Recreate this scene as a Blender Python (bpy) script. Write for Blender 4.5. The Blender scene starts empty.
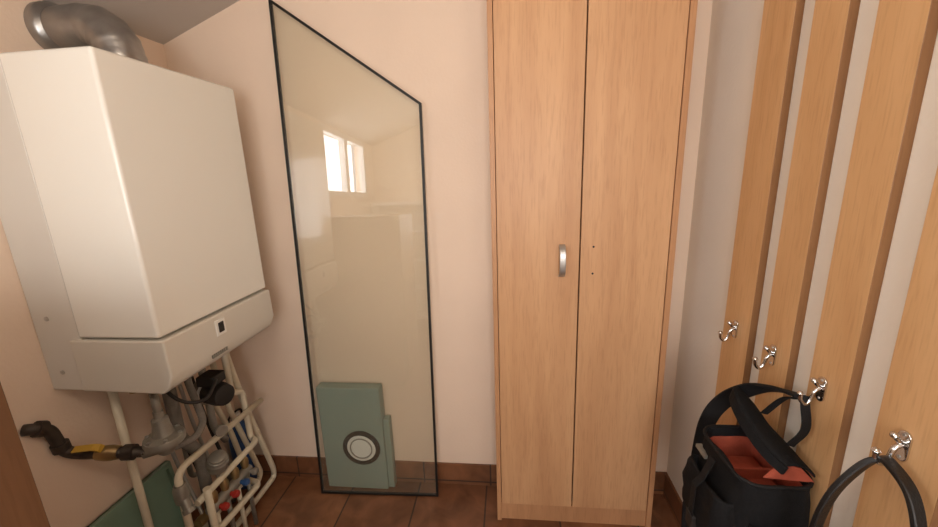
import bpy, bmesh, math
from mathutils import Vector, Matrix
sc=bpy.context.scene
sc.view_settings.view_transform='Standard'
sc.view_settings.look='None'
sc.view_settings.exposure=0.0
COL=sc.collection
def lin(c):
    return tuple(((v/255)/12.92 if v/255<=0.04045 else ((v/255+.055)/1.055)**2.4) for v in c)+(1,)
# ---------------- materials
def mat(name,rgb,rough=.5,metal=0,spec=.5,noise=0,nscale=8,bump=0,bscale=60,coat=0):
    m=bpy.data.materials.new(name);m.use_nodes=True;nt=m.node_tree;b=nt.nodes['Principled BSDF']
    b.inputs['Base Color'].default_value=lin(rgb);b.inputs['Roughness'].default_value=rough
    b.inputs['Metallic'].default_value=metal;b.inputs['Specular IOR Level'].default_value=spec
    b.inputs['Coat Weight'].default_value=coat
    tc=nt.nodes.new('ShaderNodeTexCoord')
    if noise:
        n=nt.nodes.new('ShaderNodeTexNoise');n.inputs['Scale'].default_value=nscale;n.inputs['Detail'].default_value=5
        nt.links.new(tc.outputs['Object'],n.inputs['Vector'])
        r=nt.nodes.new('ShaderNodeValToRGB');c=lin(rgb)
        r.color_ramp.elements[0].position=.3;r.color_ramp.elements[1].position=.7
        r.color_ramp.elements[0].color=tuple(v*(1-noise) for v in c[:3])+(1,)
        r.color_ramp.elements[1].color=tuple(min(1,v*(1+noise)) for v in c[:3])+(1,)
        nt.links.new(n.outputs['Fac'],r.inputs['Fac']);nt.links.new(r.outputs['Color'],b.inputs['Base Color'])
    if bump:
        n=nt.nodes.new('ShaderNodeTexNoise');n.inputs['Scale'].default_value=bscale;n.inputs['Detail'].default_value=4
        nt.links.new(tc.outputs['Object'],n.inputs['Vector'])
        bp=nt.nodes.new('ShaderNodeBump');bp.inputs['Strength'].default_value=bump;bp.inputs['Distance'].default_value=.01
        nt.links.new(n.outputs['Fac'],bp.inputs['Height']);nt.links.new(bp.outputs['Normal'],b.inputs['Normal'])
    return m
def wood(name,c1,c2,scale=1.0,rough=.42,off=0):
    m=bpy.data.materials.new(name);m.use_nodes=True;nt=m.node_tree;b=nt.nodes['Principled BSDF']
    b.inputs['Roughness'].default_value=rough;b.inputs['Specular IOR Level'].default_value=.4
    tc=nt.nodes.new('ShaderNodeTexCoord')
    mp=nt.nodes.new('ShaderNodeMapping');mp.inputs['Scale'].default_value=(9*scale,9*scale,.8*scale);mp.inputs['Location'].default_value=(off,off*2,off*3)
    nt.links.new(tc.outputs['Object'],mp.inputs['Vector'])
    n1=nt.nodes.new('ShaderNodeTexNoise');n1.inputs['Scale'].default_value=1.2;n1.inputs['Detail'].default_value=4;n1.inputs['Distortion'].default_value=.8
    nt.links.new(mp.outputs['Vector'],n1.inputs['Vector'])
    mp2=nt.nodes.new('ShaderNodeMapping');mp2.inputs['Scale'].default_value=(190*scale,190*scale,14*scale)
    nt.links.new(tc.outputs['Object'],mp2.inputs['Vector'])
    n2=nt.nodes.new('ShaderNodeTexNoise');n2.inputs['Scale'].default_value=1;n2.inputs['Detail'].default_value=2
    nt.links.new(mp2.outputs['Vector'],n2.inputs['Vector'])
    r1=nt.nodes.new('ShaderNodeValToRGB');r1.color_ramp.elements[0].position=.3;r1.color_ramp.elements[1].position=.72
    r1.color_ramp.elements[0].color=lin(c1);r1.color_ramp.elements[1].color=lin(c2)
    nt.links.new(n1.outputs['Fac'],r1.inputs['Fac'])
    r2=nt.nodes.new('ShaderNodeValToRGB');r2.color_ramp.elements[0].position=.32;r2.color_ramp.elements[1].position=.5
    r2.color_ramp.elements[0].color=(.72,.66,.6,1);r2.color_ramp.elements[1].color=(1,1,1,1)
    nt.links.new(n2.outputs['Fac'],r2.inputs['Fac'])
    mx=nt.nodes.new('ShaderNodeMix');mx.data_type='RGBA';mx.blend_type='MULTIPLY';mx.inputs[0].default_value=.34
    nt.links.new(r1.outputs['Color'],mx.inputs[6]);nt.links.new(r2.outputs['Color'],mx.inputs[7])
    nt.links.new(mx.outputs[2],b.inputs['Base Color'])
    return m
def tile(name,size,off=(0,0,0),rot=0):
    m=bpy.data.materials.new(name);m.use_nodes=True;nt=m.node_tree;b=nt.nodes['Principled BSDF']
    b.inputs['Roughness'].default_value=.28
    tc=nt.nodes.new('ShaderNodeTexCoord');mp=nt.nodes.new('ShaderNodeMapping')
    mp.inputs['Location'].default_value=off;mp.inputs['Rotation'].default_value=(rot,0,0)
    nt.links.new(tc.outputs['Object'],mp.inputs['Vector'])
    br=nt.nodes.new('ShaderNodeTexBrick');br.offset=0;br.inputs['Scale'].default_value=1
    br.inputs['Brick Width'].default_value=size;br.inputs['Row Height'].default_value=size;br.inputs['Mortar Size'].default_value=.004
    br.inputs['Color1'].default_value=lin((150,102,70));br.inputs['Color2'].default_value=lin((130,86,60));br.inputs['Mortar'].default_value=lin((74,56,46))
    nt.links.new(mp.outputs['Vector'],br.inputs['Vector'])
    n=nt.nodes.new('ShaderNodeTexNoise');n.inputs['Scale'].default_value=9;n.inputs['Detail'].default_value=7;n.inputs['Distortion'].default_value=1
    nt.links.new(tc.outputs['Object'],n.inputs['Vector'])
    r=nt.nodes.new('ShaderNodeValToRGB');r.color_ramp.elements[0].position=.3;r.color_ramp.elements[1].position=.7
    r.color_ramp.elements[0].color=(.42,.39,.37,1);r.color_ramp.elements[1].color=(1.0,1.0,1.0,1)
    nt.links.new(n.outputs['Fac'],r.inputs['Fac'])
    mx=nt.nodes.new('ShaderNodeMix');mx.data_type='RGBA';mx.blend_type='MULTIPLY';mx.inputs[0].default_value=.85
    nt.links.new(br.outputs['Color'],mx.inputs[6]);nt.links.new(r.outputs['Color'],mx.inputs[7])
    nt.links.new(mx.outputs[2],b.inputs['Base Color'])
    bp=nt.nodes.new('ShaderNodeBump');bp.inputs['Strength'].default_value=.4;bp.inputs['Distance'].default_value=.003;bp.invert=True
    nt.links.new(br.outputs['Fac'],bp.inputs['Height']);nt.links.new(bp.outputs['Normal'],b.inputs['Normal'])
    return m
WALL=mat('plaster_peach',(236,214,194),.9,noise=.03,nscale=3,bump=.08,bscale=90)
WALLR=mat('plaster_cream',(240,230,216),.9,noise=.03,nscale=3,bump=.08,bscale=90)
CEIL=mat('ceiling_paint',(196,189,182),.9,noise=.03,nscale=3)
BEECH=wood('beech_laminate',(194,148,108),(214,170,128))
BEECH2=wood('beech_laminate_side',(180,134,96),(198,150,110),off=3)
BOARD=wood('hall_board_wood',(202,156,108),(220,178,130),off=5)
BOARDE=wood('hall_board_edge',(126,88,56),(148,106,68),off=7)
BROWN=wood('brown_wood',(92,64,44),(116,82,56),off=9)
TILE=tile('terracotta_tile',.33,(.12,.05,0))
TILEB=tile('terracotta_baseboard',.33,(.1,.02,0),math.radians(90))
WHITE=mat('boiler_enamel',(236,235,228),.2,coat=.4)
WHITE2=mat('boiler_chassis',(216,213,206),.4)
GREYP=mat('boiler_panel',(214,210,200),.35)
ALU=mat('aluminium_duct',(160,158,156),.32,metal=.9,noise=.15,nscale=20)
CHROME=mat('chrome',(215,215,215),.12,metal=1)
SATIN=mat('satin_metal',(190,190,188),.35,metal=.8)
BLK=mat('black_edge',(14,13,12),.5)
FAB=mat('black_nylon',(18,18,20),.8,spec=.25,noise=.25,nscale=200,bump=.3,bscale=400)
WEB=mat('black_webbing',(22,22,24),.7,spec=.3,bump=.3,bscale=500)
LEA=mat('black_leather',(24,23,24),.4,bump=.2,bscale=300)
ORANGE=mat('orange_lining',(168,78,56),.8,noise=.18,nscale=30,bump=.2,bscale=80)
PIPEW=mat('painted_pipe',(218,210,188),.4,noise=.06,nscale=20)
PIPEG=mat('gas_pipe_iron',(66,58,52),.5,metal=.3,noise=.25,nscale=30)
CAST=mat('cast_grey',(150,148,140),.45,metal=.5,noise=.1,nscale=30)
YEL=mat('yellow_paint',(196,158,60),.5)
RED=mat('red_plastic',(165,44,36),.45)
BRASS=mat('brass',(175,152,110),.35,metal=.85)
BLUE=mat('blue_plastic',(44,84,140),.45)
GREEN=mat('green_sheet',(128,156,138),.35,noise=.05)
TEAL=mat('teal_box_paint',(142,158,150),.6,noise=.06,nscale=5)
WHP=mat('white_plastic',(235,235,230),.4)
DARK=mat('dark_rubber',(35,32,30),.6)
PVC=mat('window_pvc',(240,240,238),.35)
INSUL=mat('grey_insulation',(120,116,110),.85,noise=.1,nscale=40,bump=.3,bscale=120)
def glassmat(name,tint,haze,hazecol,refl=1.0):
    m=bpy.data.materials.new(name);m.use_nodes=True;nt=m.node_tree;nt.nodes.clear()
    o=nt.nodes.new('ShaderNodeOutputMaterial');t=nt.nodes.new('ShaderNodeBsdfTransparent');t.inputs[0].default_value=tint
    g=nt.nodes.new('ShaderNodeBsdfGlossy');g.inputs['Roughness'].default_value=.015
    d=nt.nodes.new('ShaderNodeBsdfDiffuse');d.inputs[0].default_value=hazecol
    f=nt.nodes.new('ShaderNodeFresnel');f.inputs[0].default_value=1.55
    ge=nt.nodes.new('ShaderNodeNewGeometry');inv=nt.nodes.new('ShaderNodeMath');inv.operation='SUBTRACT';inv.inputs[0].default_value=1
    nt.links.new(ge.outputs['Backfacing'],inv.inputs[1])
    mu=nt.nodes.new('ShaderNodeMath');mu.operation='MULTIPLY';nt.links.new(f.outputs[0],mu.inputs[0]);nt.links.new(inv.outputs[0],mu.inputs[1])
    mu2=nt.nodes.new('ShaderNodeMath');mu2.operation='MULTIPLY';mu2.use_clamp=True;mu2.inputs[1].default_value=refl;nt.links.new(mu.outputs[0],mu2.inputs[0])
    hz=nt.nodes.new('ShaderNodeMath');hz.operation='MULTIPLY';hz.inputs[1].default_value=haze;nt.links.new(inv.outputs[0],hz.inputs[0])
    m1=nt.nodes.new('ShaderNodeMixShader');nt.links.new(hz.outputs[0],m1.inputs[0])
    nt.links.new(t.outputs[0],m1.inputs[1]);nt.links.new(d.outputs[0],m1.inputs[2])
    m2=nt.nodes.new('ShaderNodeMixShader');nt.links.new(mu2.outputs[0],m2.inputs[0])
    nt.links.new(m1.outputs[0],m2.inputs[1]);nt.links.new(g.outputs[0],m2.inputs[2]);nt.links.new(m2.outputs[0],o.inputs[0])
    return m
GLASS=glassmat('dusty_glass',(.975,.980,.95,1),.07,lin((232,228,205)),2.8)
WGLASS=glassmat('window_glass',(1,1,1,1),0,(1,1,1,1))
# ---------------- geometry helpers
def empty(name):
    e=bpy.data.objects.new(name,None);COL.objects.link(e);e.empty_display_size=.05;return e
def finish(name,bm,m,parent=None,smooth=False,bevel=0,seg=3):
    me=bpy.data.meshes.new(name);bmesh.ops.recalc_face_normals(bm,faces=bm.faces);bm.to_mesh(me);bm.free()
    o=bpy.data.objects.new(name,me);COL.objects.link(o)
    for mm in (m if isinstance(m,list) else [m]):me.materials.append(mm)
    if bevel:
        b=o.modifiers.new('bevel','BEVEL');b.width=bevel;b.segments=seg;b.limit_method='ANGLE'
        smooth=True
    if smooth:
        for p in me.polygons:p.use_smooth=True
        if bevel:
            w=o.modifiers.new('wn','WEIGHTED_NORMAL')
    if parent:o.parent=parent
    return o
def box(name,a,b,m,parent=None,bevel=0,seg=3):
    bm=bmesh.new();bmesh.ops.create_cube(bm,size=1)
    for v in bm.verts:
        v.co=Vector([(a[i]+b[i])/2+v.co[i]*abs(b[i]-a[i]) for i in range(3)])
    return finish(name,bm,m,parent,bevel=bevel,seg=seg)
def prism(name,pts,axis,lo,hi,m,parent=None,bevel=0):
    bm=bmesh.new();A=[];B=[]
    for p in pts:
        def mk(w):
            q=list(p);q.insert(axis,w);return bm.verts.new(q)
        A.append(mk(lo));B.append(mk(hi))
    n=len(pts);bm.faces.new(A);bm.faces.new(B[::-1])
    for i in range(n):bm.faces.new([A[i],B[i],B[(i+1)%n],A[(i+1)%n]])
    return finish(name,bm,m,parent,bevel=bevel)
def fillet(pts,r,n=6):
    pts=[Vector(p) for p in pts];out=[pts[0]]
    for i in range(1,len(pts)-1):
        a,b,c=pts[i-1],pts[i],pts[i+1]
        d1=(a-b);d2=(c-b);rr=min(r,d1.length*.49,d2.length*.49)
        s=b+d1.normalized()*rr;e=b+d2.normalized()*rr
        for k in range(n+1):
            t=k/n;out.append(s*(1-t)**2+b*2*t*(1-t)+e*t*t)
    out.append(pts[-1]);return out
def smoothpts(pts,n=6):
    P=[Vector(p) for p in pts];P=[P[0]*2-P[1]]+P+[P[-1]*2-P[-2]];out=[]
    for i in range(1,len(P)-2):
        for k in range(n):
            t=k/n;a,b,c,d=P[i-1],P[i],P[i+1],P[i+2]
            out.append(.5*((2*b)+(c-a)*t+(2*a-5*b+4*c-d)*t*t+(3*b-a-3*c+d)*t**3))
    out.append(P[-2]);return out
def tube(name,pts,r,m,parent=None,seg=14,cap=True):
    pts=[Vector(p) for p in pts];n=len(pts);R=r if isinstance(r,(list,tuple)) else [r]*n
    bm=bmesh.new();rings=[];prev=None
    for i,p in enumerate(pts):
        t=(pts[min(i+1,n-1)]-pts[max(i-1,0)])
        if t.length<1e-9:t=Vector((0,0,1))
        t.normalize()
        if prev is None:
            u=t.cross(Vector((0,0,1)))
            if u.length<.1:u=t.cross(Vector((1,0,0)))
        else:u=prev-t*prev.dot(t)
        u.normalize();prev=u;w=t.cross(u)
        rings.append([bm.verts.new(p+(u*math.cos(2*math.pi*k/seg)+w*math.sin(2*math.pi*k/seg))*R[i]) for k in range(seg)])
    for i in range(n-1):
        for k in range(seg):
            bm.faces.new([rings[i][k],rings[i][(k+1)%seg],rings[i+1][(k+1)%seg],rings[i+1][k]])
    if cap:bm.faces.new(rings[0][::-1]);bm.faces.new(rings[-1])
    o=finish(name,bm,m,parent)
    for p in o.data.polygons:p.use_smooth=len(p.vertices)==4
    return o
def lathe(name,o,d,prof,m,parent=None,seg=28):
    o=Vector(o);d=Vector(d).normalized()
    u=d.cross(Vector((0,0,1)))
    if u.length<.1:u=d.cross(Vector((1,0,0)))
    u.normalize();w=d.cross(u);bm=bmesh.new();rings=[]
    for s,r in prof:rings.append([bm.verts.new(o+d*s+(u*math.cos(2*math.pi*k/seg)+w*math.sin(2*math.pi*k/seg))*max(r,1e-4)) for k in range(seg)])
    for i in range(len(rings)-1):
        for k in range(seg):bm.faces.new([rings[i][k],rings[i][(k+1)%seg],rings[i+1][(k+1)%seg],rings[i+1][k]])
    bm.faces.new(rings[0][::-1]);bm.faces.new(rings[-1])
    ob=finish(name,bm,m,parent,smooth=True)
    e=ob.modifiers.new('es','EDGE_SPLIT');e.split_angle=math.radians(40)
    return ob
def ribbon(name,pts,wdir,width,th,m,parent=None):
    pts=[Vector(p) for p in pts];n=len(pts);bm=bmesh.new();rings=[]
    for i,p in enumerate(pts):
        t=(pts[min(i+1,n-1)]-pts[max(i-1,0)]).normalized()
        wd=Vector(wdir) if not isinstance(wdir,list) else Vector(wdir[i])
        w=(wd-t*wd.dot(t)).normalized();u=t.cross(w)
        rings.append([bm.verts.new(p+w*a*width/2+u*b*th/2) for a,b in ((-1,-.6),(-.85,-1),(.85,-1),(1,-.6),(1,.6),(.85,1),(-.85,1),(-1,.6))])
    for i in range(n-1):
        for k in range(8):bm.faces.new([rings[i][k],rings[i][(k+1)%8],rings[i+1][(k+1)%8],rings[i+1][k]])
    bm.faces.new(rings[0][::-1]);bm.faces.new(rings[-1])
    return finish(name,bm,m,parent)
def arc(cx,cy,r,a0,a1,n):
    return [(cx+r*math.cos(math.radians(a0+(a1-a0)*k/n)),cy+r*math.sin(math.radians(a0+(a1-a0)*k/n))) for k in range(n+1)]

# ---------------- room shell
XL,XR,YB,YE=-1.387,.72,1.60,-1.45
zc=lambda x:2.05+.376*(x-XL)
box('floor',(XL-.1,YE-.1,-.05),(XR+.1,YB+.1,0),TILE)
prism('wall_back',[(XL-.1,0),(XR+.1,0),(XR+.1,zc(XR+.1)),(XL-.1,zc(XL-.1))],1,YB,YB+.1,WALL)
W1=(-1.15,.0,1.46,2.04)
def wall_left():
    bm=bmesh.new()
    def bx(y0,y1,z0,z1):
        r=bmesh.ops.create_cube(bm,size=1)
        for v in r['verts']:v.co=Vector((XL-.06+v.co.x*.12,(y0+y1)/2+v.co.y*(y1-y0),(z0+z1)/2+v.co.z*(z1-z0)))
    bx(YE,W1[0],0,2.05);bx(W1[1],YB,0,2.05);bx(W1[0],W1[1],0,W1[2]);bx(W1[0],W1[1],W1[3],2.05)
    finish('wall_left',bm,WALL)
wall_left()
box('wall_right',(XR,YE,0),(XR+.1,YB,zc(XR)),WALLR)
W2=(-.45,.55,.95,2.0)
def wall_end():
    bm=bmesh.new()
    def bx(x0,x1,z0,z1):
        r=bmesh.ops.create_cube(bm,size=1)
        for v in r['verts']:v.co=Vector(((x0+x1)/2+v.co.x*(x1-x0),YE-.06+v.co.y*.12,(z0+z1)/2+v.co.z*(z1-z0)))
    bx(XL,W2[0],0,2.05);bx(W2[1],XR,0,2.05);bx(W2[0],W2[1],0,W2[2]);bx(W2[0],W2[1],W2[3],2.05);bx(W2[0],XR,2.05,2.4)
    a=[bm.verts.new(p) for p in ((XL,YE,2.05),(W2[0],YE,2.05),(W2[0],YE,zc(W2[0])))];bm.faces.new(a)
    a=[bm.verts.new(p) for p in ((W2[0],YE,2.38),(XR,YE,2.38),(XR,YE,zc(XR)),(W2[0],YE,zc(W2[0])))];bm.faces.new(a)
    finish('wall_end',bm,WALL)
wall_end()
prism('ceiling',[(XL-.12,zc(XL-.12)),(XR+.1,zc(XR+.1)),(XR+.1,zc(XR+.1)+.08),(XL-.12,zc(XL-.12)+.08)],1,YE-.12,YB+.1,CEIL)
box('baseboard_back',(XL,YB-.010,0),(XR,YB-.0005,.115),TILEB)
box('baseboard_left',(XL+.0005,YE,0),(XL+.010,YB-.011,.115),TILEB)
box('baseboard_right',(XR-.010,YE,0),(XR-.0005,YB-.011,.115),TILEB)
def window_left():
    e=empty('window_1');y0,y1,z0,z1=W1;x=XL-.03
    for nm,a,b in (('frame_bottom',(y0,z0),(y1,z0+.05)),('frame_top',(y0,z1-.05),(y1,z1)),('frame_near',(y0,z0+.05),(y0+.05,z1-.05)),('frame_far',(y1-.05,z0+.05),(y1,z1-.05)),('mullion',((y0+y1)/2-.035,z0+.05),((y0+y1)/2+.035,z1-.05))):
        box(nm,(x-.03,a[0],a[1]),(x+.03,b[0],b[1]),PVC,e,bevel=.004)
    box('pane',(x-.004,y0+.05,z0+.05),(x+.004,y1-.05,z1-.05),WGLASS,e)
window_left()
def added_window_end():  # unseen second window, added as an opening for the main light
    e=empty('added_window');x0,x1,z0,z1=W2;y=YE-.06
    for nm,a,b in (('frame_bottom',(x0,z0),(x1,z0+.06)),('frame_top',(x0,z1-.06),(x1,z1)),('frame_l',(x0,z0+.06),(x0+.06,z1-.06)),('frame_r',(x1-.06,z0+.06),(x1,z1-.06)),('mullion',((x0+x1)/2-.04,z0+.06),((x0+x1)/2+.04,z1-.06))):
        box(nm,(a[0],y-.03,a[1]),(b[0],y+.03,b[1]),PVC,e,bevel=.004)
    box('pane',(x0+.06,y-.004,z0+.06),(x1-.06,y+.004,z1-.06),WGLASS,e)
added_window_end()

# ---------------- wardrobe
def wardrobe():
    e=empty('wardrobe');x0,x1,yf,yb,H=-.062,.587,1.40,1.588,2.22
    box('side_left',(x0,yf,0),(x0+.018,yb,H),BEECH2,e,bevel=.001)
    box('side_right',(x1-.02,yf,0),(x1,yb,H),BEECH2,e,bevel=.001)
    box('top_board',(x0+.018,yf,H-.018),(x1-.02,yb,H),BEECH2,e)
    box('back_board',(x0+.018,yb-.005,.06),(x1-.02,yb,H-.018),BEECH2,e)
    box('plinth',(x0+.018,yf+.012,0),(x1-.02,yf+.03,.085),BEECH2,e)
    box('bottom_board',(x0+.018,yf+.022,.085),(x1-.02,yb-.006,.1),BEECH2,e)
    mid=.2575
    box('door_left',(x0+.020,yf+.003,.088),(mid-.0025,yf+.021,H-.02),BEECH,e,bevel=.0012)
    box('door_right',(mid+.0025,yf+.003,.088),(x1-.0225,yf+.021,H-.02),BEECH,e,bevel=.0012)
    hx=.193
    pts=smoothpts([(hx,yf+.004,1.118),(hx,yf-.010,1.122),(hx,yf-.024,1.14),(hx,yf-.028,1.175),(hx,yf-.024,1.21),(hx,yf-.010,1.228),(hx,yf+.004,1.232)],5)
    ribbon('handle',pts,(1,0,0),.022,.008,SATIN,e)
    for z in (1.225,1.125):
        lathe('screw_hole',(.305,yf+.0035,z),(0,-1,0),[(0,.004),(.001,.004),(.0012,.003)],DARK,e,seg=12)
wardrobe()

# ---------------- glass panel leaning on the wall (left side stands slightly further out)
def glass_panel():
    e=empty('glass_panel')
    P2=[(-.922,.003),(-.347,.003),(-.330,1.77),(-.893,2.17)]
    yy=lambda x,z:1.508+(1.583-1.508)*z/2.17+.030*(x+.36)
    def plate(name,poly,dy,th,m):
        bm=bmesh.new();A=[bm.verts.new((x,yy(x,z)+dy,z)) for x,z in poly];B=[bm.verts.new((x,yy(x,z)+dy+th,z)) for x,z in poly]
        n=len(poly);bm.faces.new(A);bm.faces.new(B[::-1])
        for i in range(n):bm.faces.new([A[i],A[(i+1)%n],B[(i+1)%n],B[i]])
        return finish(name,bm,m,e)
    plate('pane',P2,0,.005,GLASS)
    n=4;w=.010;ins=[];L=[]
    for i in range(n):
        a=Vector(P2[i]);b=Vector(P2[(i+1)%n]);d=(b-a).normalized();nn=Vector((-d.y,d.x))
        L.append((a+nn*w,d))
    for i in range(n):
        (p,d),(q,f)=L[i-1],L[i]
        den=d.x*f.y-d.y*f.x;t=((q.x-p.x)*f.y-(q.y-p.y)*f.x)/den;ins.append(p+d*t)
    for i,nm in enumerate(('edge_bottom','edge_right','edge_top','edge_left')):
        j=(i+1)%n
        plate(nm,[P2[i],P2[j],tuple(ins[j]),tuple(ins[i])],-.003,.011,BLK)
glass_panel()
def teal():
    e=empty('metal_vent_box')
    box('case',(-.905,1.534,.001),(-.60,1.588,.55),TEAL,e,bevel=.006)
    box('side_flange',(-.60,1.55,.001),(-.572,1.588,.38),TEAL,e,bevel=.003)
    c=(-.712,1.535,.235)
    lathe('port_ring',c,(0,-1,0),[(0,.092),(.006,.092),(.010,.088),(.010,.072),(.004,.070),(.002,.070)],BLK,e,40)
    lathe('port_disc',c,(0,-1,0),[(0,.070),(.006,.070),(.008,.062),(.010,.03),(.010,.0)],WHP,e,40)
    lathe('port_inner_ring',(c[0],c[1]-.0075,c[2]),(0,-1,0),[(0,.056),(.0025,.056),(.003,.054),(.003,.050),(.001,.049)],CAST,e,40)
teal()

# ---------------- boiler
def boiler():
    e=empty('wall_mounted_boiler');y0,y1=.918,1.418
    box('chassis',(XL+.001,y0+.006,.90),(-1.245,y1-.006,1.822),WHITE2,e,bevel=.004)
    box('front_cover',(-1.243,y0,1.072),(-.985,y1,1.828),WHITE,e,bevel=.010,seg=5)
    prism('control_panel',[(-1.275,.902),(-1.01,.898),(-.988,.915),(-.972,.955),(-.975,1.066),(-1.275,1.066)],1,y0-.002,y1+.002,GREYP,e,bevel=.006)
    box('display',(-.974,1.118,1.005),(-.968,1.142,1.04),DARK,e,bevel=.002)
    box('display_bezel',(-.9755,1.108,.995),(-.970,1.152,1.05),WHP,e,bevel=.003)
    for i in range(8):
        box('badge_letter',(-.9775,1.075+i*.009,.932),(-.9725,1.081+i*.009,.944),CAST,e)
    for z in (1.64,1.13,.96):
        lathe('screw',(-1.335,y0+.006,z),(0,-1,0),[(0,.007),(.002,.007),(.004,.004)],SATIN,e,14)
    for y in (1.0,1.15,1.3):
        lathe('bottom_stub',(-1.2,y,.903),(0,0,-1),[(0,.022),(.03,.022),(.03,.016),(.05,.016)],BRASS,e,16)
boiler()
def flue():
    e=empty('flue_duct');x,y=-1.18,1.19
    path=[Vector((x,y,1.83)),Vector((x,y,1.875))]
    C=(x-.085,1.885);pp=arc(C[0],C[1],.085,0,90,20)
    path+=[Vector((a,y,b)) for a,b in pp]
    path+=[Vector((XL+.03,y,1.97)),Vector((XL+.001,y,1.97))]
    R=[];pth=[]
    for i in range(2):pth.append(path[i]);R.append(.064)
    for i,p in enumerate(path[2:-2]):
        pth.append(p);R.append(.0640 if i%5==0 else .0615)
    pth+=path[-2:];R+=[.061,.061]
    tube('elbow',pth,R,ALU,e,seg=36)
    lathe('collar',(x,y,1.829),(0,0,1),[(0,.075),(.012,.075),(.012,.067),(.03,.067),(.035,.070),(.042,.066)],ALU,e,36)
    lathe('wall_rosette',(XL+.001,y,1.97),(1,0,0),[(0,.076),(.02,.076),(.028,.070),(.036,.062)],ALU,e,36)
flue()

# ---------------- pipework
def gas():
    e=empty('gas_pipe')
    tube('pipe',fillet([(XL+.002,.83,.828),(-1.366,.842,.824),(-1.363,.872,.800),(-1.36,.885,.715),(-1.32,.90,.695),(-1.15,.945,.675)],.03),.0165,PIPEG,e)
    lathe('elbow_collar',(-1.366,.845,.822),(.05,.6,-.4),[(0,.023),(.02,.023)],PIPEG,e,16)
    lathe('elbow_collar',(-1.361,.882,.745),(.0,.1,-1),[(0,.022),(.025,.022)],PIPEG,e,16)
    lathe('elbow_collar',(-1.21,.929,.682),(.13,.035,-.015),[(0,.024),(.03,.024)],PIPEG,e,16)
    lathe('ball_valve',(-1.28,.911,.690),(.13,.035,-.015),[(0,.020),(.01,.022),(.025,.024),(.04,.024),(.05,.022),(.06,.020)],BRASS,e,16)
    ribbon('valve_lever',[(-1.252,.905,.712),(-1.252,.898,.722),(-1.265,.893,.727),(-1.315,.880,.727)],(0,1,.3),.022,.006,YEL,e)
    c=(-1.11,.975,.70)
    lathe('governor_body',c,(0,0,1),[(-.05,.018),(-.035,.03),(-.012,.03),(-.012,.054),(0,.057),(.012,.054),(.02,.03),(.05,.024),(.075,.022),(.08,.014),(.10,.014)],CAST,e,30)
    for k in range(6):
        t=math.radians(k*60+20);lathe('flange_bolt',(c[0]+.046*math.cos(t),c[1]+.046*math.sin(t),c[2]+.012),(0,0,1),[(0,.006),(.007,.006)],SATIN,e,6)
    tube('inlet',[(-1.16,.943,.672),(-1.11,.973,.675)],.019,CAST,e)
    tube('riser',fillet([(-1.11,.975,.70),(-1.11,.975,.84),(-1.14,1.0,.85),(-1.14,1.0,.902)],.02),.012,CAST,e)
    tube('outlet',fillet([(-1.10,.985,.66),(-1.07,1.04,.65),(-1.10,1.12,.66),(-1.16,1.15,.80),(-1.16,1.15,.90)],.03),.012,INSUL,e)
gas()
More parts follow.
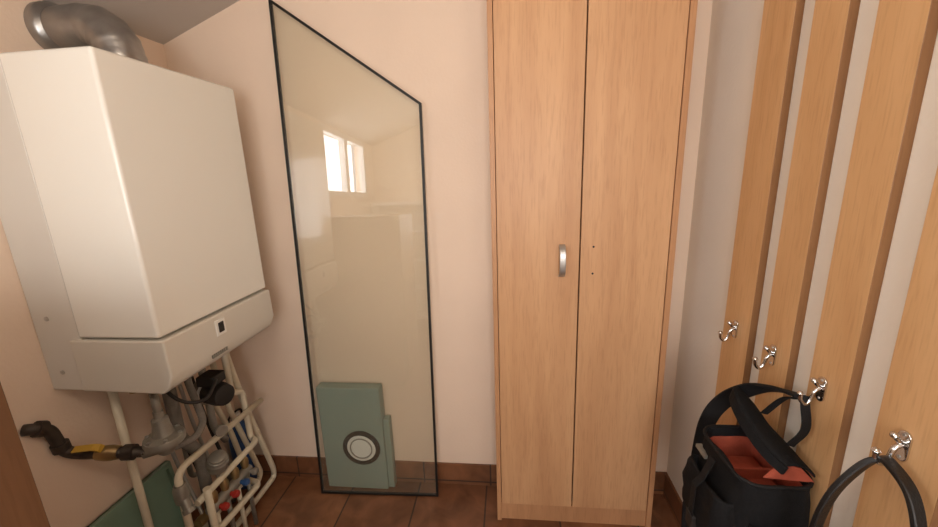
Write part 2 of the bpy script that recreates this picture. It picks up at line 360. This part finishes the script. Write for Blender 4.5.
def heating():
    e=empty('heating_pipes')
    r=.0125
    tube('pipe_a',fillet([(-1.285,1.0,.90),(-1.285,1.0,.001)],.03),r,PIPEW,e)
    tube('pipe_b',fillet([(-1.16,1.50,.50),(-1.16,1.06,.52),(-1.16,1.03,.50),(-1.16,1.03,.001)],.03),r,PIPEW,e)
    tube('pipe_c',fillet([(-1.2,1.38,.90),(-1.2,1.40,.75),(-1.2,1.44,.53),(-1.2,1.555,.075),(-1.2,1.55,.03),(-1.2,1.30,.03),(-1.2,1.05,.03)],.03),r,PIPEW,e)
    tube('pipe_d',fillet([(-1.235,1.34,.90),(-1.235,1.36,.72),(-1.235,1.40,.50),(-1.235,1.51,.09),(-1.235,1.48,.06),(-1.235,1.25,.06),(-1.235,1.0,.06)],.03),r*.9,PIPEW,e)
    tube('pipe_e',fillet([(-1.255,1.30,.90),(-1.255,1.32,.66),(-1.255,1.40,.40),(-1.255,1.45,.12),(-1.255,1.2,.12),(-1.255,1.03,.12)],.03),r*.9,PIPEW,e)
    tube('pipe_f',fillet([(-1.14,1.06,.36),(-1.14,1.40,.36),(-1.18,1.42,.36),(-1.18,1.42,.60),(-1.18,1.36,.62),(-1.18,1.36,.9)],.03),r,PIPEW,e)
    tube('pipe_g',fillet([(-1.12,1.09,.40),(-1.12,1.09,.20),(-1.12,1.35,.18),(-1.25,1.38,.18)],.03),r,PIPEW,e)
    tube('pipe_h',fillet([(-1.33,1.24,.9),(-1.33,1.24,.3),(-1.33,1.42,.25),(-1.33,1.42,.001)],.03),.010,CAST,e)
    tube('insulated_pipe',fillet([(-1.19,1.10,.85),(-1.19,1.10,.60),(-1.19,1.16,.50),(-1.19,1.16,.02)],.04),.021,INSUL,e)
    lathe('strainer',(-1.16,1.03,.40),(0,0,1),[(0,.014),(0,.022),(.02,.024),(.05,.024),(.07,.018)],CAST,e,16)
    lathe('strainer_leg',(-1.16,1.03,.43),(.5,-.2,-1),[(0,.016),(.055,.016),(.055,.02),(.07,.02)],CAST,e,16)
    lathe('dial_gauge',(-1.135,1.22,.55),(.8,-.6,0),[(-.02,.008),(0,.008),(0,.021),(.010,.023),(.014,.020)],CAST,e,22)
    lathe('water_meter_body',(-1.14,1.18,.43),(.3,-.2,1),[(-.03,.02),(-.02,.036),(.015,.038),(.02,.034),(.03,.034),(.034,.026)],CAST,e,26)
    lathe('water_meter_lid',(-1.13,1.174,.462),(.3,-.2,1),[(0,.03),(.006,.03),(.009,.024)],CAST,e,26)
    lathe('manifold',(-1.14,1.10,.28),(0,1,0),[(0,.018),(.01,.022),(.22,.022),(.23,.018)],CAST,e,18)
    lathe('manifold',(-1.20,1.10,.22),(0,1,0),[(0,.018),(.01,.020),(.22,.020),(.23,.018)],BRASS,e,18)
    for i,y in enumerate((1.13,1.19,1.25,1.31)):
        lathe('valve_body',(-1.14,y,.30),(0,0,1),[(0,.013),(.02,.016),(.035,.016),(.045,.011),(.06,.009)],BRASS,e,14)
        lathe('valve_cap',(-1.125,y,.28),(1,0,0),[(0,.009),(.02,.009),(.02,.015),(.034,.014),(.038,.010)],(RED,RED,BLUE,CAST)[i],e,14)
        tube('valve_drop',[(-1.14,y,.28),(-1.14,y,.001)],.009,CAST if i%2 else PIPEW,e,10)
        tube('flex_hose',smoothpts([(-1.20,y,.22),(-1.23,y+.01,.30),(-1.27,y+.02,.40),(-1.30,y+.02,.55),(-1.31,y+.01,.72)]),.007,(SATIN,DARK)[i%2],e,10)
heating()
def pump():
    e=empty('circulation_pump')
    lathe('motor',(-1.14,1.24,.70),(1,-.3,0),[(-.05,.03),(-.03,.045),(.02,.045),(.05,.04),(.055,.03)],DARK,e,26)
    lathe('volute',(-1.19,1.255,.70),(1,-.3,0),[(-.03,.03),(-.02,.052),(.015,.052),(.02,.045)],CAST,e,26)
    box('terminal_box',(-1.18,1.20,.745),(-1.11,1.27,.785),DARK,e,bevel=.006)
    tube('pump_pipe',fillet([(-1.195,1.255,.9),(-1.195,1.255,.53),(-1.195,1.30,.44)],.03),.013,CAST,e)
    tube('cable',smoothpts([(-1.12,1.22,.76),(-1.06,1.16,.80),(-1.05,1.09,.77),(-1.10,1.04,.80),(-1.2,1.05,.90)]),.006,DARK,e,8)
pump()
def vessel():
    e=empty('blue_canister');x,y=-1.333,1.53
    lathe('body',(x,y,.001),(0,0,1),[(0,.040),(.01,.045),(.30,.045),(.34,.038),(.36,.02),(.38,.02),(.385,.015)],BLUE,e,24)
    tube('handle',smoothpts([(x,y-.042,.33),(x,y-.04,.40),(x,y+.04,.40),(x,y+.042,.33)]),.005,DARK,e,8)
    lathe('cap',(x,y,.38),(0,0,1),[(0,.022),(.02,.022),(.024,.018)],WHP,e,16)
vessel()
def green():
    e=empty('green_tray')
    def pt(y,s,d):
        x=XL+.052-(.040)*s; return (x+d,y,.002+s*.42)
    def slab(nm,y0,y1,s0,s1,d0,d1):
        bm=bmesh.new();v=[bm.verts.new(pt(y,s,d)) for y in (y0,y1) for s in (s0,s1) for d in (d0,d1)]
        for f in ((0,1,3,2),(4,6,7,5),(0,4,5,1),(2,3,7,6),(0,2,6,4),(1,5,7,3)):bm.faces.new([v[i] for i in f])
        finish(nm,bm,GREEN,e)
    slab('panel',.80,1.19,0,1,0,.006);slab('rim_top',.80,1.19,.95,1,0,.02);slab('rim_bottom',.80,1.19,0,.05,0,.02)
    slab('rim_near',.80,.815,.05,.95,0,.02);slab('rim_far',1.175,1.19,.05,.95,0,.02)
green()

# ---------------- boards with hooks on right wall
def boards():
    for (y0,y1,z1) in ((1.125,1.258,2.7),(.960,1.062,2.7),(.790,.892,2.7),(.60,.722,2.7),(.42,.535,2.7)):
        e=empty('wall_board')
        bm=bmesh.new();r=bmesh.ops.create_cube(bm,size=1)
        for v in bm.verts:v.co=Vector((.709+v.co.x*.020,(y0+y1)/2+v.co.y*(y1-y0),1.352+v.co.z*(z1-.004)))
        bm.normal_update()
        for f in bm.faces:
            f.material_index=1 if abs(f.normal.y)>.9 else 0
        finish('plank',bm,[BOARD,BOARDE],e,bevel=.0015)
boards()
def hooks():
    for y in (1.19,1.015,.85,.665):
        e=empty('coat_hook');x=.6985;z=1.0
        bm=bmesh.new();pr=arc(y,z+.018,.0115,0,180,8)+arc(y,z-.018,.0115,180,360,8)
        A=[bm.verts.new((x,a,b)) for a,b in pr];B=[bm.verts.new((x-.005,a,b)) for a,b in pr];n=len(pr)
        bm.faces.new(A);bm.faces.new(B[::-1])
        for i in range(n):bm.faces.new([A[i],A[(i+1)%n],B[(i+1)%n],B[i]])
        finish('plate',bm,CHROME,e,bevel=.0015)
        tube('lower_prong',smoothpts([(x-.003,y,z+.004),(x-.016,y,z-.006),(x-.022,y,z-.028),(x-.032,y,z-.038),(x-.042,y,z-.028),(x-.044,y,z-.012)]),.0045,CHROME,e,12)
        lathe('lower_tip',(x-.044,y,z-.012),(0,0,1),[(-.006,.002),(-.004,.005),(0,.0068),(.004,.005),(.006,.002)],CHROME,e,14)
        tube('upper_prong',smoothpts([(x-.003,y,z+.006),(x-.012,y,z+.010),(x-.020,y,z+.020)]),.0045,CHROME,e,12)
        lathe('upper_tip',(x-.021,y,z+.021),(-.5,0,1),[(-.006,.002),(-.004,.005),(0,.0065),(.004,.005),(.006,.002)],CHROME,e,14)
        for dz in (-.022,.022):lathe('screw',(x-.004,y,z+dz),(-1,0,0),[(0,.0035),(.002,.003)],SATIN,e,10)
hooks()

# ---------------- camera bag
CL=bpy.data.textures.new('cloth_lumps','CLOUDS');CL.noise_scale=.07;CL.noise_depth=2
def soften(o,s=.016):
    ss=o.modifiers.new('sub','SUBSURF');ss.levels=2;ss.render_levels=2
    d=o.modifiers.new('lumps','DISPLACE');d.texture=CL;d.strength=s;d.mid_level=.5;d.texture_coords='GLOBAL'
def tub(name,x0,x1,y0,y1,z0,z1,rad,mouter,minner,parent,th=.012,bulge=.0,soft=0):
    bm=bmesh.new();n=7
    def loop(inset,z):
        out=[];r=max(rad-inset,.004)
        for (qx,qy,a) in ((x1-inset-r,y1-inset-r,0),(x0+inset+r,y1-inset-r,90),(x0+inset+r,y0+inset+r,180),(x1-inset-r,y0+inset+r,270)):
            for k in range(n):
                t=math.radians(a+90*k/(n-1));out.append(bm.verts.new((qx+r*math.cos(t),qy+r*math.sin(t),z)))
        return out
    H=z1-z0
    lo=[loop(.03,z0),loop(.008,z0+.012),loop(0,z0+.04),loop(-bulge,z0+H*.3),loop(-bulge,z0+H*.5),loop(-bulge*.7,z0+H*.75),loop(0,z1-.01),loop(.003,z1)]
    li=[loop(th,z1-.004),loop(th+.002,z0+H*.5),loop(th+.006,z0+.03)]
    L=lo+li
    for i in range(len(L)-1):
        for k in range(len(L[0])):
            f=bm.faces.new([L[i][k],L[i][(k+1)%len(L[0])],L[i+1][(k+1)%len(L[0])],L[i+1][k]]);f.smooth=True
            f.material_index=1 if i>=len(lo) else 0
    bm.faces.new(L[0]);f=bm.faces.new(L[-1]);f.material_index=1
    me=bpy.data.meshes.new(name);bmesh.ops.recalc_face_normals(bm,faces=bm.faces);bm.to_mesh(me);bm.free()
    o=bpy.data.objects.new(name,me);COL.objects.link(o);me.materials.append(mouter);me.materials.append(minner);o.parent=parent
    if soft:soften(o,soft)
    return o
def cambag():
    e=empty('camera_bag')
    x0,x1,y0,y1,z0,z1=.525,.688,.79,1.005,.50,.79
    tub('body',x0,x1,y0,y1,z0,z1,.045,FAB,ORANGE,e,bulge=.010,soft=.018)
    tub('front_pocket',x0-.035,x0+.03,y0+.02,y1-.02,z0+.02,z1-.075,.028,FAB,FAB,e,bulge=.010,soft=.020)
    tub('side_pocket',x0+.02,x1-.02,y0-.03,y0+.02,z0+.02,z1-.10,.02,FAB,FAB,e,bulge=.008,soft=.014)
    zp=[]
    for (qx,qy,a) in ((x1-.045,y1-.045,0),(x0+.045,y1-.045,90),(x0+.045,y0+.045,180),(x1-.045,y0+.045,270)):
        for k in range(6):
            t=math.radians(a+90*k/5);zp.append((qx+.045*math.cos(t),qy+.045*math.sin(t),z1-.003))
    zp.append(zp[0]);tube('rim_zip',zp,.0045,WEB,e,8,cap=False)
    box('lining_pad',(x0+.022,y0+.022,z1-.095),(x1-.022,y1-.022,z1-.075),ORANGE,e,bevel=.009)
    box('divider',(x0+.025,.895,z0+.05),(x1-.025,.903,z1-.045),ORANGE,e,bevel=.002)
    def lp(s,u,h):
        a=math.radians(22+32*u);ln=.086+.086*u;y=y0+.012+(y1-y0-.02)*u
        sx=ln*s;bow=.014*math.sin(math.pi*min(1,s))
        c=(u-.5)*2;round_=1-.16*(abs(c)**4)*s
        return Vector((.684-math.cos(a)*sx*round_+math.sin(a)*(h+bow)*.6,y,.797+math.sin(a)*sx*round_+math.cos(a)*(h+bow)))
    bm=bmesh.new();N=8;M=10;top=[];bot=[]
    for i in range(N+1):
        s=i/N;top.append([bm.verts.new(lp(s,j/M,.012)) for j in range(M+1)]);bot.append([bm.verts.new(lp(s,j/M,0)) for j in range(M+1)])
    for i in range(N):
        for j in range(M):
            f=bm.faces.new([top[i][j],top[i][j+1],top[i+1][j+1],top[i+1][j]]);f.smooth=True
            f=bm.faces.new([bot[i][j],bot[i+1][j],bot[i+1][j+1],bot[i][j+1]]);f.smooth=True;f.material_index=1
    for i in range(N):
        bm.faces.new([top[i][0],top[i+1][0],bot[i+1][0],bot[i][0]]);bm.faces.new([top[i][M],bot[i][M],bot[i+1][M],top[i+1][M]])
    for j in range(M):
        bm.faces.new([top[0][j],bot[0][j],bot[0][j+1],top[0][j+1]]);bm.faces.new([top[N][j],top[N][j+1],bot[N][j+1],bot[N][j]])
    o=finish('lid',bm,[FAB,ORANGE],e);soften(o,.010)
    bm=bmesh.new();A=[];B=[];C=[];D=[]
    for j in range(M+1):
        p=lp(1,j/M,.006);q=p+Vector((-.008,0,-.018-.014*(j/M)))
        A.append(bm.verts.new(p+Vector((-.003,0,0))));B.append(bm.verts.new(q+Vector((-.003,0,0))))
        C.append(bm.verts.new(q+Vector((.003,0,0))));D.append(bm.verts.new(p+Vector((.003,0,0))))
    for j in range(M):
        for P,Q,mi in ((A,B,0),(B,C,0),(C,D,1),(D,A,0)):
            f=bm.faces.new([P[j],P[j+1],Q[j+1],Q[j]]);f.material_index=mi
    bm.faces.new([A[0],B[0],C[0],D[0]]);bm.faces.new([A[M],D[M],C[M],B[M]])
    finish('lid_skirt',bm,[FAB,ORANGE],e)
    bm=bmesh.new();g=[(.684,y0+.016,.79),(.585,y0+.030,.785),tuple(lp(.95,.06,0)),tuple(lp(.45,.03,0))]
    A=[bm.verts.new(p) for p in g];B=[bm.verts.new(Vector(p)+Vector((0,.003,0))) for p in g]
    bm.faces.new(A);bm.faces.new(B[::-1])
    for i in range(4):bm.faces.new([A[i],A[(i+1)%4],B[(i+1)%4],B[i]])
    finish('gusset',bm,ORANGE,e)
    h1=lp(.45,.25,.02);h2=lp(.45,.75,.02)
    ribbon('carry_handle',smoothpts([tuple(h1),(.672,.842,.90),(.668,.848,.955),(.666,.852,.972),(.668,.87,.962),(.672,.92,.93),tuple(h2)],8),(1,0,0),.020,.004,WEB,e)
    sp=smoothpts([(.664,.852,.976),(.660,.92,.955),(.645,.99,.915),(.61,1.045,.845),(.585,1.075,.75),(.575,1.08,.60),(.565,1.075,.42),(.575,1.065,.30),(.61,1.055,.27),(.65,1.045,.35),(.665,1.035,.55)],8)
    ribbon('shoulder_strap',sp,[(.8,-.6,0)]*len(sp),.042,.008,WEB,e)
    lathe('strap_ring',(.66,1.015,.72),(0,1,0),[(0,.012),(.008,.012)],SATIN,e,14)
    box('buckle',(x0-.055,.88,.56),(x0-.040,.915,.60),DARK,e,bevel=.003)
    ribbon('front_strap',[(x0-.012,.897,z1-.02),(x0-.034,.897,z1-.08),(x0-.050,.897,z1-.10),(x0-.052,.897,z0+.05)],(0,1,0),.022,.003,WEB,e)
    box('logo_patch',(x0-.012,.935,z1-.055),(x0+.004,.985,z1-.045),CAST,e,bevel=.001)
cambag()
def handbag():
    e=empty('handbag')
    x0,x1,y0,y1,z0,z1=.56,.6975,.45,.72,.42,.70
    tub('body',x0,x1,y0,y1,z0,z1,.03,LEA,LEA,e,bulge=.0,soft=.004)
    box('top_zip_panel',(x0+.01,y0+.02,z1-.02),(x1-.01,y1-.02,z1-.008),LEA,e,bevel=.004)
    sp=smoothpts([(.60,.69,.68),(.60,.685,.80),(.615,.682,.88),(.645,.675,.945),(.664,.665,.971),(.665,.645,.975),(.66,.60,.955),(.65,.565,.90),(.64,.54,.80),(.63,.50,.68)],8)
    ribbon('handle_strap',sp,[(1,.25,0)]*len(sp),.022,.010,LEA,e)
handbag()
# ---------------- low cabinet at near left
def cab():
    e=empty('storage_cabinet');x0,x1,y0,y1,H=XL+.012,-.70,-.05,.416,1.30
    box('carcass',(x0,y0,.06),(x1-.02,y1,H-.025),BROWN,e,bevel=.002)
    box('top',(x0,y0-.01,H-.024),(x1,y1+.002,H),BROWN,e,bevel=.003)
    box('plinth',(x0,y0+.01,0),(x1-.04,y1-.01,.06),BROWN,e)
    for i,(a,b) in enumerate(((y0+.003,(y0+y1)/2-.002),((y0+y1)/2+.002,y1-.001))):
        box('door',(x1-.019,a,.07),(x1-.001,b,H-.03),BROWN,e,bevel=.002)
        yk=(y0+y1)/2+(-.03 if i==0 else .03)
        lathe('knob',(x1-.001,yk,.8),(1,0,0),[(0,.006),(.012,.006),(.016,.013),(.024,.012),(.027,.006)],SATIN,e,14)
cab()
def shelf():
    e=empty('shelf_unit');x0,x1,y0,y1,H=-1.36,-.70,YE+.012,YE+.30,1.40
    box('side_l',(x0,y0,0),(x0+.02,y1,H),PVC,e);box('side_r',(x1-.02,y0,0),(x1,y1,H),PVC,e)
    box('back',(x0+.02,y0,0),(x1-.02,y0+.006,H),PVC,e)
    for k in range(5):box('shelf',(x0+.02,y0+.006,.05+k*.33),(x1-.02,y1,.07+k*.33),PVC,e)
shelf()
# ---------------- lights
w=bpy.data.worlds.new('world');sc.world=w;w.use_nodes=True
bg=w.node_tree.nodes['Background'];bg.inputs[0].default_value=(.80,.90,1.0,1);bg.inputs[1].default_value=3.0
def area(name,loc,rot,sx,sy,e,col):
    l=bpy.data.lights.new(name,'AREA');l.shape='RECTANGLE';l.size=sx;l.size_y=sy;l.energy=e;l.color=col
    o=bpy.data.objects.new(name,l);o.location=loc;o.rotation_euler=rot;COL.objects.link(o);return o
area('added_light_end',(.05,YE-.16,1.5),(math.radians(90),0,0),1.0,1.05,36,(1,.95,.90))  # added area lamp outside the made-up end opening, main light from behind
area('daylight_window_left',(XL-.14,-.575,1.75),(0,math.radians(-90),0),.56,1.12,17,(1,.98,.97))
l=bpy.data.lights.new('ceiling_lamp_bulb','POINT');l.energy=13;l.color=(1,.83,.66);l.shadow_soft_size=.12
o=bpy.data.objects.new('ceiling_lamp_bulb',l);o.location=(-.1,-.1,2.22);COL.objects.link(o)
# ---------------- camera
F=Vector((-.1029,.9680,-.2290));r=Vector((.9947,.0976,-.0345));d=Vector((-.0110,-.2313,-.9729))
F.normalize();up=(-d-F*(-d).dot(F)).normalized();r=F.cross(up).normalized()
cam=bpy.data.cameras.new('camera');cam.sensor_width=36;cam.lens=36*385/938;cam.clip_start=.02
co=bpy.data.objects.new('camera',cam);COL.objects.link(co)
m=Matrix((r,up,-F)).transposed().to_4x4();m.translation=Vector((0,0,1.5));co.matrix_world=m
sc.camera=co
